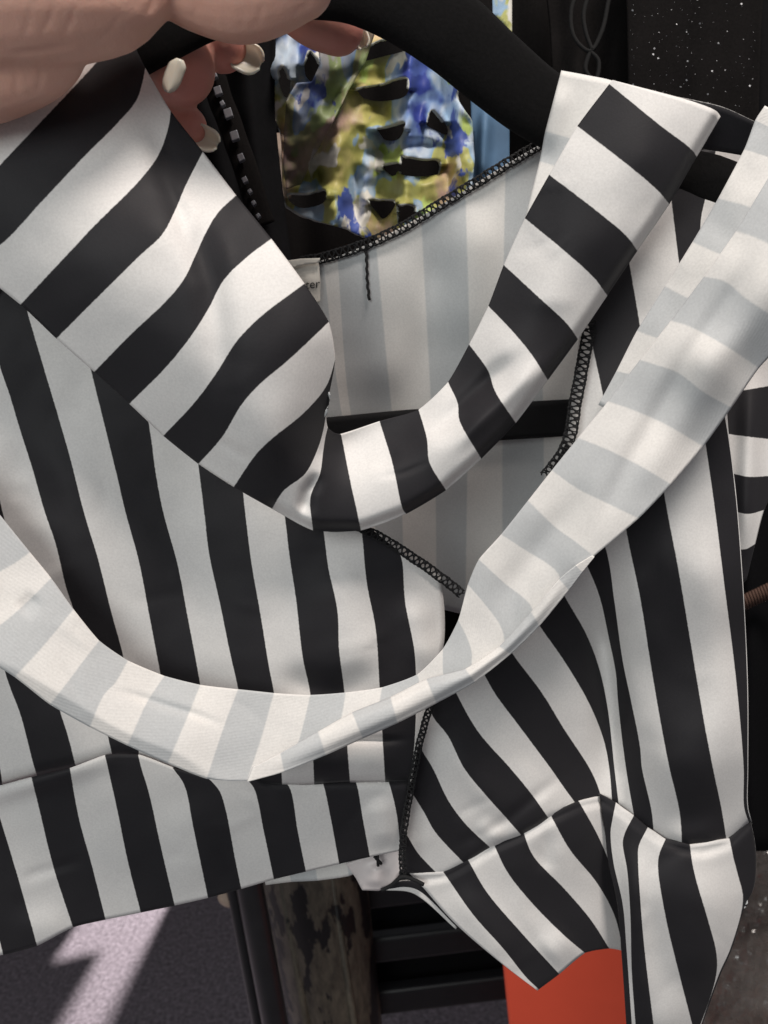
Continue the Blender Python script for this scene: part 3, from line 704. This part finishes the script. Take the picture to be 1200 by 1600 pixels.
hx = 600+F*cam_co[:, 0]/-cam_co[:, 2]; hy = 800-F*cam_co[:, 1]/-cam_co[:, 2]
front = -cam_co[:, 2]*100 < base(hx, hy)
groove = np.zeros(len(co))
for poly, wd, am in (([(228, 24), (238, 8), (246, -20)], 5, .9), ([(0, 86), (50, 82), (100, 74), (125, 66)], 6, 1.2), ([(60, 92), (64, 120), (56, 150)], 4, .7), ([(20, 95), (26, 130), (22, 160)], 4, .5), ([(150, 66), (172, 50), (190, 20)], 4, .5), ([(60, 60), (78, 30), (85, 0)], 4, .6), ([(95, 64), (112, 30), (120, 0)], 4, .5), ([(30, 70), (44, 40), (48, 0)], 4, .5),
                     ([(395, 46), (408, 22), (412, 0)], 4, .5), ([(370, 50), (380, 25), (382, 0)], 4, .4), ([(455, 28), (470, 12), (490, 2)], 4, .5), ([(300, 30), (310, 5)], 4, .4)):
    groove += ridge(poly, wd, am)(hx, hy)
nrm = np.array([v.normal[:] for v in sk.vertices])
co = co-nrm*(groove*front*.0004)[:, None]
sk.vertices.foreach_set('co', co.ravel())
a_ = sk.attributes.new('flush', 'FLOAT', 'POINT'); a_.data.foreach_set('value', fl_*.9)
link('hand_skin', sk, hand, [M_SKIN])
# nails seen from their underside, reaching past the fingertips (centre, direction, length and width in px, offset)
def nail(cx, cy, dx, dy, ln, wd, off, bulge=.28):
    L = math.hypot(dx, dy); dx, dy = dx/L, dy/L; nx, ny = -dy, dx
    u = np.linspace(-1, 1, 13); v = np.linspace(0, 1, 13); U, V = np.meshgrid(u, v, indexing='ij')
    wv = wd/2*np.sqrt(np.clip(1-(np.clip(V-.55, 0, 1)/.47)**2.2, 0.02, 1))
    wv = wv*np.sqrt(np.clip((V+.04)/.22, 0, 1))
    X = cx+dx*V*ln+nx*U*wv; Y = cy+dy*V*ln+ny*U*wv
    P = W(X, Y, off+bulge*(1-U**2))
    return grid_mesh('nail', P, U, V, hand, [M_NAIL], .0006)
nail(366, 80, 44, 22, 46, 46, 2.45)
nail(281, 92, -18, 48, 56, 30, 1.0, -.18)
nail(302, 207, 30, 15, 42, 34, 2.35)
nail(556, 46, 12, 30, 30, 26, 3.1)

# ================================================================== printed cut-out top behind
def floral(name='watercolour floral print', dark=False):
    m, nt, b = mat(name)
    tc = N(nt, 'ShaderNodeTexCoord'); mpu = N(nt, 'ShaderNodeMapping'); mpu.inputs['Scale'].default_value = (1.35, .8, 1); mpu.inputs['Rotation'].default_value = (0, 0, .25); nt.links.new(tc.outputs['UV'], mpu.inputs[0]); uv = mpu.outputs[0]
    wn = noise_tex(nt, .6, 3, uv); add = N(nt, 'ShaderNodeMixRGB'); add.blend_type = 'ADD'; add.inputs[0].default_value = 1.0
    nt.links.new(uv, add.inputs[1]); nt.links.new(wn.outputs['Color'], add.inputs[2]); wc = add.outputs[0]
    a = noise_tex(nt, .5, 3, wc, .5); 
    c = ramp(nt, a.outputs['Fac'], [(.32, (.62, .42, .33)), (.40, (.50, .45, .16)), (.455, (.36, .35, .10)), (.50, (.44, .45, .15)), (.515, (.26, .40, .56)), (.58, (.52, .60, .68)), (.64, (.18, .28, .50)), (.68, (.03, .05, .26))])
    g = noise_tex(nt, .62, 3, wc); mp = N(nt, 'ShaderNodeMapping'); mp.inputs['Location'].default_value = (7, 3, 0); nt.links.new(wc, mp.inputs[0])
    g2 = noise_tex(nt, .7, 3, mp.outputs[0])
    c = mixc(nt, ramp(nt, g.outputs['Fac'], [(.60, (0, 0, 0)), (.63, (1, 1, 1))]), c, (.46, .58, .16))
    c = mixc(nt, ramp(nt, g2.outputs['Fac'], [(.58, (0, 0, 0)), (.605, (1, 1, 1))]), c, (.68, .66, .60))
    mp2 = N(nt, 'ShaderNodeMapping'); mp2.inputs['Location'].default_value = (1, 11, 0); nt.links.new(wc, mp2.inputs[0])
    g3 = noise_tex(nt, .8, 4, mp2.outputs[0], .55)
    c = mixc(nt, ramp(nt, g3.outputs['Fac'], [(.61, (0, 0, 0)), (.64, (1, 1, 1))]), c, (.06, .10, .36))
    g4 = noise_tex(nt, 2.2, 5, wc, .65)
    c = mixc(nt, .35, c, mixc(nt, 1.0, c, ramp(nt, g4.outputs['Fac'], [(.3, (.6, .6, .6)), (.7, (1.6, 1.6, 1.6))]), 'MULTIPLY'))
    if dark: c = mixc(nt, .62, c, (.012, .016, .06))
    nt.links.new(c, b.inputs['Base Color']); b.inputs['Roughness'].default_value = .5; b.inputs['Specular IOR Level'].default_value = .4
    bump(nt, b, g4.outputs['Fac'], .15, .0006); return m
M_EDGE = plain('pale raw edge', (.5, .52, .48), .8, 300); M_BLUE = plain('washed blue cotton', (.09, .17, .28), .7, 60, .7)
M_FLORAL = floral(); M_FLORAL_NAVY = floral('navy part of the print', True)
flo = thing('printed_top', W(560, 360, 10), 'blue green and peach printed top with slashed cut-outs, behind the hanger', 'top')
off_f = total(plane([(420, 60, 9), (440, 250, 10.5), (480, 330, 10), (560, 150, 10), (570, 360, 9.2), (640, 200, 9.2), (640, 340, 9), (700, 200, 9.8), (790, 200, 11)]),
              ridge([(655, -60), (640, 60), (632, 360), (630, 460)], 14, -1.1), ridge([(605, 0), (600, 100), (590, 360), (590, 450)], 18, 1.0), ridge([(540, 0), (530, 130), (520, 350), (520, 440)], 22, -1.2), ridge([(685, 0), (690, 90), (700, 310), (700, 420)], 13, 1.1), ridge([(500, 250), (495, 350)], 10, .7), ridge([(560, 240), (555, 360)], 9, .8), ridge([(615, 230), (660, 225), (720, 235)], 8, .5), ridge([(560, 175), (620, 170)], 9, .5), ridge([(560, 240), (620, 235)], 8, .5),
              ridge([(450, 60), (435, 200)], 26, -.7), wrinkle(.7, 42, 21))
cutout('front', [(412, -40), (413, 60), (416, 110), (422, 165), (439, 208), (441, 285), (447, 320), (474, 338), (505, 348), (540, 358), (570, 372), (610, 372), (680, 345), (735, 312), (742, 250), (738, 190), (712, 150), (735, 60), (735, -40)],
       [[(433, 112), (441, 100), (449, 112), (455, 134), (447, 154), (437, 134)], [(475, 100), (483, 77), (497, 92), (498, 106), (487, 128), (477, 117)],
        [(555, 139), (590, 132), (637, 121), (635, 148), (600, 158), (567, 153)], [(588, 201), (610, 196), (633, 190), (623, 217), (600, 218)],
        [(667, 197), (675, 170), (690, 185), (700, 203), (697, 212)], [(625, 244), (655, 247), (688, 251), (688, 267), (682, 273), (623, 270)],
        [(597, 258), (623, 255), (616, 275), (602, 268)], [(572, 312), (600, 311), (617, 314), (616, 324), (597, 342)], [(619, 321), (650, 322), (648, 337), (621, 350)],
        [(447, 303), (480, 301), (508, 297), (507, 315), (470, 325), (452, 314)], [(558, 95), (600, 88), (640, 74), (640, 60), (600, 60), (570, 75)]], off_f, flo, [M_FLORAL, M_EDGE], 3.2, curl=.6, thick=.0011)
cutout('twisted_strip', [(495, 60), (560, 40), (586, 52), (570, 100), (545, 140), (520, 190), (490, 245), (470, 288), (448, 296), (442, 262), (444, 205), (447, 160), (465, 130), (487, 128), (500, 100)],
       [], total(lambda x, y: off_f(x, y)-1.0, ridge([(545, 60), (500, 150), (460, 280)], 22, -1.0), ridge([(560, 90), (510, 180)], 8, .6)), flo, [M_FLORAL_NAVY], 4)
cutout('side_strip', [(735, 140), (768, 150), (796, 165), (796, 300), (735, 330), (738, 240)], [], total(lambda x, y: 10.8+0*x, ridge([(760, 150), (752, 310)], 9, -.7)), flo, [M_BLUE], 4)
cutout('sleeve', [(768, -60), (800, -60), (800, 70), (790, 40), (770, 22)], [], lambda x, y: 11+0*x, flo, [M_FLORAL], 4)

# ================================================================== dark clothes behind
def drape(name, left, right, off, parent, m, folds=5, amp=.8, seed=0, n=50, sub=60):
    L = resample(left, n); R = resample(right, n); t = np.linspace(0, 1, sub)[:, None, None]
    Q = L*(1-t)+R*t; X, Y = Q[..., 0], Q[..., 1]
    T = np.repeat(t[..., 0], n, 1); Vv = np.linspace(0, 1, n)[None].repeat(sub, 0)
    fo = amp*np.sin(T*folds*2*math.pi+seed+1.3*np.sin(Vv*3+seed))*(.4+.6*Vv)
    O = off+fo+wrinkle(amp*.7, 110, seed)(X, Y)
    return grid_mesh(name, W(X, Y, O), T, Vv, parent, [m], .001)
def garment(name, left, right, off, label, m=M_BLACK, **k):
    t = thing(name, W(*[(left[-1][i]+right[-1][i])/2 for i in (0, 1)], off), label, 'garment', 'dark clothes hanging behind the striped top')
    drape('body', left, right, off, t, m, **k); return t
g1 = garment('black_dress', [(330, -160), (210, -90), (215, 200), (240, 520)], [(360, -160), (420, -60), (430, 180), (470, 520)], 8.5, 'black dress with a silver studded trim, beside the printed top', folds=3, amp=.5, seed=1)
M_SILVER = plain('silver stud', (.30, .31, .34), .4, 300, .4, Metallic=.6)
tr = resample([(322, 95), (336, 128), (344, 155), (358, 190), (368, 220), (380, 252), (392, 290), (404, 330), (412, 352)], 60)
MB().tube(W(tr[:, 0], tr[:, 1], np.full(60, 7.2)), .0045, 10, flat=.3).build('trim', g1, [M_BLACK2])
for k, (x, y, w2) in enumerate([(334, 118, 10), (341, 143, 11), (348, 163, 6), (357, 178, 12), (367, 213, 12), (377, 247, 9), (383, 282, 7), (391, 300, 5), (397, 318, 5), (404, 338, 5)]):
    c = W(np.array(x), np.array(y), 6.9); r = rays(np.array(600.), np.array(800.))
    ex = (W(np.array(x+w2), np.array(y-4.), 6.9)-c); ey = (W(np.array(x+4.), np.array(y+w2*1.15), 6.9)-c)
    MB().box(c, ex, ey, -r*.002).build('stud', g1, [M_SILVER], False, .0003)
g2 = garment('beige_blouse', [(398, 182), (398, 210), (402, 260), (424, 310)], [(450, 182), (452, 210), (455, 260), (455, 310)], 13.5, 'pale beige garment peeping out between the black dress and the printed top', plain('beige cotton', (.42, .33, .27), .85, 400), folds=1, amp=.3, seed=2, n=20, sub=20)
del g2['group']
q = resample([(396, 200), (420, 199), (450, 197)], 12); MB().tube(W(q[:, 0], q[:, 1], np.full(12, 12.7)), .0025, 8, flat=.4).build('dark_waistband', g2, [M_BLACK])
garment('black_blouse', [(420, -260), (330, -160), (370, 300), (380, 760)], [(640, -260), (1000, -160), (960, 300), (980, 760)], 17, 'plain black blouse seen through the slashes of the printed top', M_BLACK2, folds=6, amp=.7, seed=3)
gs = garment('sparkling_dress', [(1010, -220), (978, -120), (980, 40), (985, 330)], [(1100, -220), (1190, -120), (1188, 60), (1182, 330)], 11, 'black dress sprinkled with tiny glittering specks', M_BLACK2, folds=2, amp=.25, seed=4)
M_GLIT = plain('pale glint speck', (.5, .5, .52), .3, 300, .05)  # glints are put into the pale colour of the specks
rng = random.Random(5); mb = MB()
for k in range(240):
    x = rng.uniform(984, 1180); y = rng.uniform(-20, 205); s = rng.choice([.35, .4, .45, .5, .6, .7, .8, 1.0, 1.8])
    c = W(np.array(x), np.array(y), 10.25); p = []
    a0 = rng.uniform(0, 6)
    for j in range(4):
        a = a0+j*math.pi/2; p.append(W(np.array(x+s*math.cos(a)), np.array(y+s*math.sin(a)*rng.uniform(.5, 1.3)), 10.25+rng.uniform(-.05, .05)))
    mb.add(p+[c+rays(np.array(x), np.array(y))*.0005], [(0, 1, 2, 3), (0, 4, 1), (1, 4, 2), (2, 4, 3), (3, 4, 0)])
prop(mb.build('glitter', gs, [M_GLIT], False), kind='stuff')
gj = garment('black_jacket', [(1190, -260), (1120, -150), (1130, 400), (1120, 900), (1125, 1330)], [(1330, -260), (1400, -150), (1400, 400), (1400, 900), (1400, 1330)], 15, 'black jacket with a row of brown stitching, beside the side of the striped top', M_BLACK, folds=4, amp=.6, seed=5)
M_BROWN = plain('brown thread', (.10, .055, .04), .8, 900)
for k in range(26):
    t = k/25; x = 1140+t*110; y = 950-t*52
    MB().tube(W(np.array([x, x+4, x+7]), np.array([y-11., y, y+11]), np.array([13.4, 13.2, 13.4])), .0007, 5).build('stitch', gj, [M_BROWN])
gl = garment('black_lace_top', [(905, -240), (850, -150), (862, 60), (880, 420)], [(960, -240), (985, -150), (988, 60), (985, 420)], 12.6, 'black top with a lace-like twisted cord, beside the sparkling dress', M_BLACK2, folds=2, amp=.3, seed=6)
M_CORD = plain('dull black cord', (.006, .0058, .006), .9, 600, .4)
for p in ([(905, -20), (892, 20), (898, 60), (922, 80), (940, 50), (950, 5), (955, -20)], [(922, 80), (935, 95), (930, 125), (915, 110), (922, 80)], [(925, -20), (912, 20), (915, 50), (925, 78)]):
    q = resample(p, 40); MB().tube(W(q[:, 0], q[:, 1], np.full(40, 11.5)), .0009, 6).build('cord', gl, [M_CORD])
garment('long_black_coat', [(200, -300), (-260, -180), (-260, 400), (-230, 1000), (-200, 1180)], [(420, -300), (640, -180), (640, 400), (640, 1000), (640, 1180)], 27, 'long black coat hanging deep behind the held hanger', M_BLACK, folds=7, amp=1.2, seed=7)
garment('black_wool_coat', [(760, -300), (600, -180), (600, 400), (600, 1000), (600, 1290)], [(1100, -300), (1450, -180), (1450, 400), (1450, 1000), (1450, 1290)], 30, 'black wool coat hanging deep behind the lace top', M_BLACK2, folds=7, amp=1.2, seed=8)

# ================================================================== under the clothes
def worn_post():
    m, nt, b = mat('chipped cream paint over black wood')
    tc = N(nt, 'ShaderNodeTexCoord'); mp = N(nt, 'ShaderNodeMapping'); mp.inputs['Scale'].default_value = (1, 1, .32); nt.links.new(tc.outputs['Object'], mp.inputs[0])
    n = noise_tex(nt, 32, 5, mp.outputs[0], .6); f = noise_tex(nt, 160, 4, mp.outputs[0], .7)
    c = ramp(nt, f.outputs['Fac'], [(.3, (.05, .043, .034)), (.7, (.16, .138, .105))])
    k = ramp(nt, n.outputs['Fac'], [(.455, (0, 0, 0)), (.475, (1, 1, 1))])
    c = mixc(nt, k, (.008, .008, .009), c)
    nt.links.new(c, b.inputs['Base Color']); b.inputs['Roughness'].default_value = .55
    bump(nt, b, k, .5, .001); return m
def upright(px, py, d, z0, z1, prof, seg=28):
    c = W(np.array(float(px)), np.array(float(py)), d=d)
    z = np.linspace(z0, z1, 60); r = np.array([prof(k) for k in z]); ang = np.linspace(0, 2*math.pi, seg, endpoint=False)
    V = np.stack([c[0]+np.outer(r, np.cos(ang)), c[1]+np.outer(r, np.sin(ang)), np.repeat(z[:, None], seg, 1)], -1).reshape(-1, 3)
    Fc = [(i*seg+j, i*seg+(j+1) % seg, (i+1)*seg+(j+1) % seg, (i+1)*seg+j) for i in range(59) for j in range(seg)]
    Fc += [tuple(range(seg))[::-1], tuple(59*seg+j for j in range(seg))]
    return c, V, Fc
c, V, Fc = upright(508, 1480, 82, 0, 1.05, lambda z: .047+.004*math.sin(z*9))
t = thing('wooden_post', (c[0], c[1], 0), 'chipped cream and black painted wooden post standing below the hem', 'post')
mesh('shaft', V, Fc, t, [worn_post()])
for s in (-1, 1):
    q = np.array([[c[0]+.047*math.cos(a), c[1]-.047*abs(math.sin(a)), 0] for a in [1.57+s*.5]])[0]
    MB().tube([(q[0], q[1]-.001, .02), (q[0], q[1]-.001, 1.02)], .0035, 8).build('moulding', t, [worn_post()])
MB().tube([(c[0], c[1], 0), (c[0], c[1], .03), (c[0], c[1], .045)], [.06, .06, .05], 28).build('foot', t, [worn_post()])
c, V, Fc = upright(408, 1480, 66, .0, 1.1, lambda z: .0105)
t = thing('rack_pipe', (c[0], c[1], 0), 'black steel rack pipe beside the wooden post', 'pipe')
M_STEEL = plain('black enamelled steel', (.018, .018, .02), .35, 60, .3, bs=.1)
mesh('tube', V, Fc, t, [M_STEEL])
c2, V2, F2 = upright(384, 1490, 70, .0, 1.1, lambda z: .006)
mesh('thin_tube', V2, F2, t, [M_STEEL])
cb = W(np.array(357.), np.array(1403.), d=69.)
u_ = np.linspace(0, math.pi, 9)
MB().tube([cb+np.array([-.007*math.cos(a), 0, .006*math.cos(a)]) for a in u_], .0012+.006*np.sin(u_), 14).build('end_cap', t, [plain('beige rubber cap', (.45, .34, .27), .6, 200)])

M_PLASTIC = plain('black plastic', (.012, .012, .014), .38, 90, .3, bs=.15)
cr0 = W(np.array(720.), np.array(1520.), d=86.)
t = thing('plastic_crate', (cr0[0], cr0[1]+.12, 0), 'black slatted plastic crate on the floor beside the orange box', 'crate')
Wd = .30
for z in (.02, .12, .22, cr0[2]-.02, cr0[2]+.045, cr0[2]+.11):
    if z < 0: continue
    for yy in (0, .24): MB().box((cr0[0], cr0[1]+yy, z), (Wd, 0, 0), (0, .016, 0), (0, 0, .030)).build('slat', t, [M_PLASTIC], False, .004)
    for xx in (-1, 1): MB().box((cr0[0]+xx*(Wd/2-.008), cr0[1]+.12, z), (.014, 0, 0), (0, .222, 0), (0, 0, .028)).build('side_slat', t, [M_PLASTIC], False, .004)
for xx in (-1, 1):
    for yy in (0, .24): MB().box((cr0[0]+xx*(Wd/2+.008), cr0[1]+yy, (cr0[2]+.14)/2), (.02, 0, 0), (0, .02, 0), (0, 0, cr0[2]+.14)).build('corner_post', t, [M_PLASTIC], False, .004)
MB().box((cr0[0], cr0[1]+.12, .008), (Wd-.03, 0, 0), (0, .21, 0), (0, 0, .012)).build('base', t, [M_PLASTIC], False, .002)
MB().box((cr0[0], cr0[1]+.12, cr0[2]+.0), (Wd-.05, 0, 0), (0, .19, 0), (0, 0, .10)).build('dark_contents', t, [M_BLACK], False, .02)

ob = W(np.array(922.), np.array(1560.), d=64.)
t = thing('orange_box', (ob[0], ob[1]+.05, ob[2]-.28), 'bright orange box under the striped side hem', 'box')
M_OR = plain('orange card', (.96, .115, .055), .55, 40, .06, bs=.1)
MB().box((ob[0]+.004, ob[1]+.055, ob[2]-.12), (.098, -.036, 0), (.036, .09, 0), (0, 0, .36)).build('carton', t, [M_OR], False, .003)
MB().box((ob[0]+.004, ob[1]+.055, ob[2]+.066), (.102, -.0375, 0), (.0375, .094, 0), (0, 0, .006)).build('lid', t, [M_OR], False, .002)

# crumpled clear bag over a grey carton, at the right
def printed_card():
    m, nt, b = mat('grey brown printed card')
    n = noise_tex(nt, 16, 4, None, .6); k = noise_tex(nt, 9, 3)
    c = ramp(nt, n.outputs['Fac'], [(.35, (.12, .09, .08)), (.5, (.36, .31, .28)), (.65, (.55, .50, .46))])
    c = mixc(nt, ramp(nt, k.outputs['Fac'], [(.52, (0, 0, 0)), (.60, (1, 1, 1))]), c, (.45, .16, .09))
    nt.links.new(c, b.inputs['Base Color']); b.inputs['Roughness'].default_value = .7; return m
bgp = W(np.array(1190.), np.array(1450.), d=62.)
t = thing('grey_carton', (bgp[0], bgp[1]+.1, 0), 'grey brown carton wrapped in a clear bag', 'carton')
MB().box((bgp[0]+.045, bgp[1]+.12, (bgp[2]+.10)/2), (.17, .02, 0), (-.02, .13, 0), (0, 0, bgp[2]+.10)).build('panel', t, [printed_card()], False, .003)
def film():
    m = bpy.data.materials.new('clear crinkled film'); m.use_nodes = True; nt = m.node_tree
    b = nt.nodes['Principled BSDF']; b.inputs['Base Color'].default_value = (.9, .88, .85, 1); b.inputs['Roughness'].default_value = .12
    tr_ = N(nt, 'ShaderNodeBsdfTransparent'); mx = N(nt, 'ShaderNodeMixShader'); out = nt.nodes['Material Output']
    tr_.inputs[0].default_value = (.93, .92, .9, 1)
    gl_ = N(nt, 'ShaderNodeBsdfGlossy'); gl_.inputs['Roughness'].default_value = .28
    mx.inputs[0].default_value = .5
    nt.links.new(tr_.outputs[0], mx.inputs[1]); nt.links.new(gl_.outputs[0], mx.inputs[2]); nt.links.new(mx.outputs[0], out.inputs['Surface']); return m
xs = np.linspace(1075, 1290, 50); ys = np.linspace(1280, 1680, 80); X, Y = np.meshgrid(xs, ys, indexing='ij')
O = np.empty_like(X)
for i in range(X.shape[0]):
    for j in range(X.shape[1]):
        p = (X[i, j]/26, Y[i, j]/30, 3.3); O[i, j] = 1-2*abs(noise.noise(p))+.6*(1-2*abs(noise.noise((p[0]*2.3, p[1]*2.1, 9))))
P = W(X, Y, d=56+3.4*O)
bag = grid_mesh('clear_bag', P, X/100, Y/100, None, [film()], 0, False)
prop(bag, 'crinkled clear plastic bag with bright glints, below the black jacket', 'bag')

# unseen black sheets, added so that their shadows cut the lit patch of carpet
def shadow_caster(poly_px, label, name):
    p = on_floor(np.array([a for a, b in poly_px], float), np.array([b for a, b in poly_px], float))
    Lv = np.array(SPOT); Yp = 1.95; q = []
    for r in p:
        k = (Yp-r[1])/(Lv[1]-r[1]); q.append(r+(Lv-r)*k)
    q = np.array(q); n = len(q)
    t = thing(name, (q[:, 0].mean(), Yp, q[:, 2].min()), label, 'garment')
    V = [(*a[:1], Yp, a[2]) for a in q]+[(a[0], Yp+.02, a[2]) for a in q]
    Fc = [tuple(range(n)), tuple(range(2*n-1, n-1, -1))]+[(i, i+n, (i+1) % n+n, (i+1) % n) for i in range(n)]
    MB().add(V, Fc).build('body', t, [M_BLACK], False)
shadow_caster([(330, 1290), (292, 1358), (257, 1428), (165, 1602), (90, 1745), (1500, 1745), (1600, 1290)], 'unseen black sheet added to cast the shadow beside the post', 'post_shadow_caster')
shadow_caster([(155, 1385), (118, 1450), (80, 1508), (92, 1514), (125, 1504), (152, 1500), (140, 1522), (96, 1602), (20, 1745), (-500, 1745), (-500, 1385)], 'unseen black sheet added to cast the notched shadow on the lit carpet', 'notched_shadow_caster')
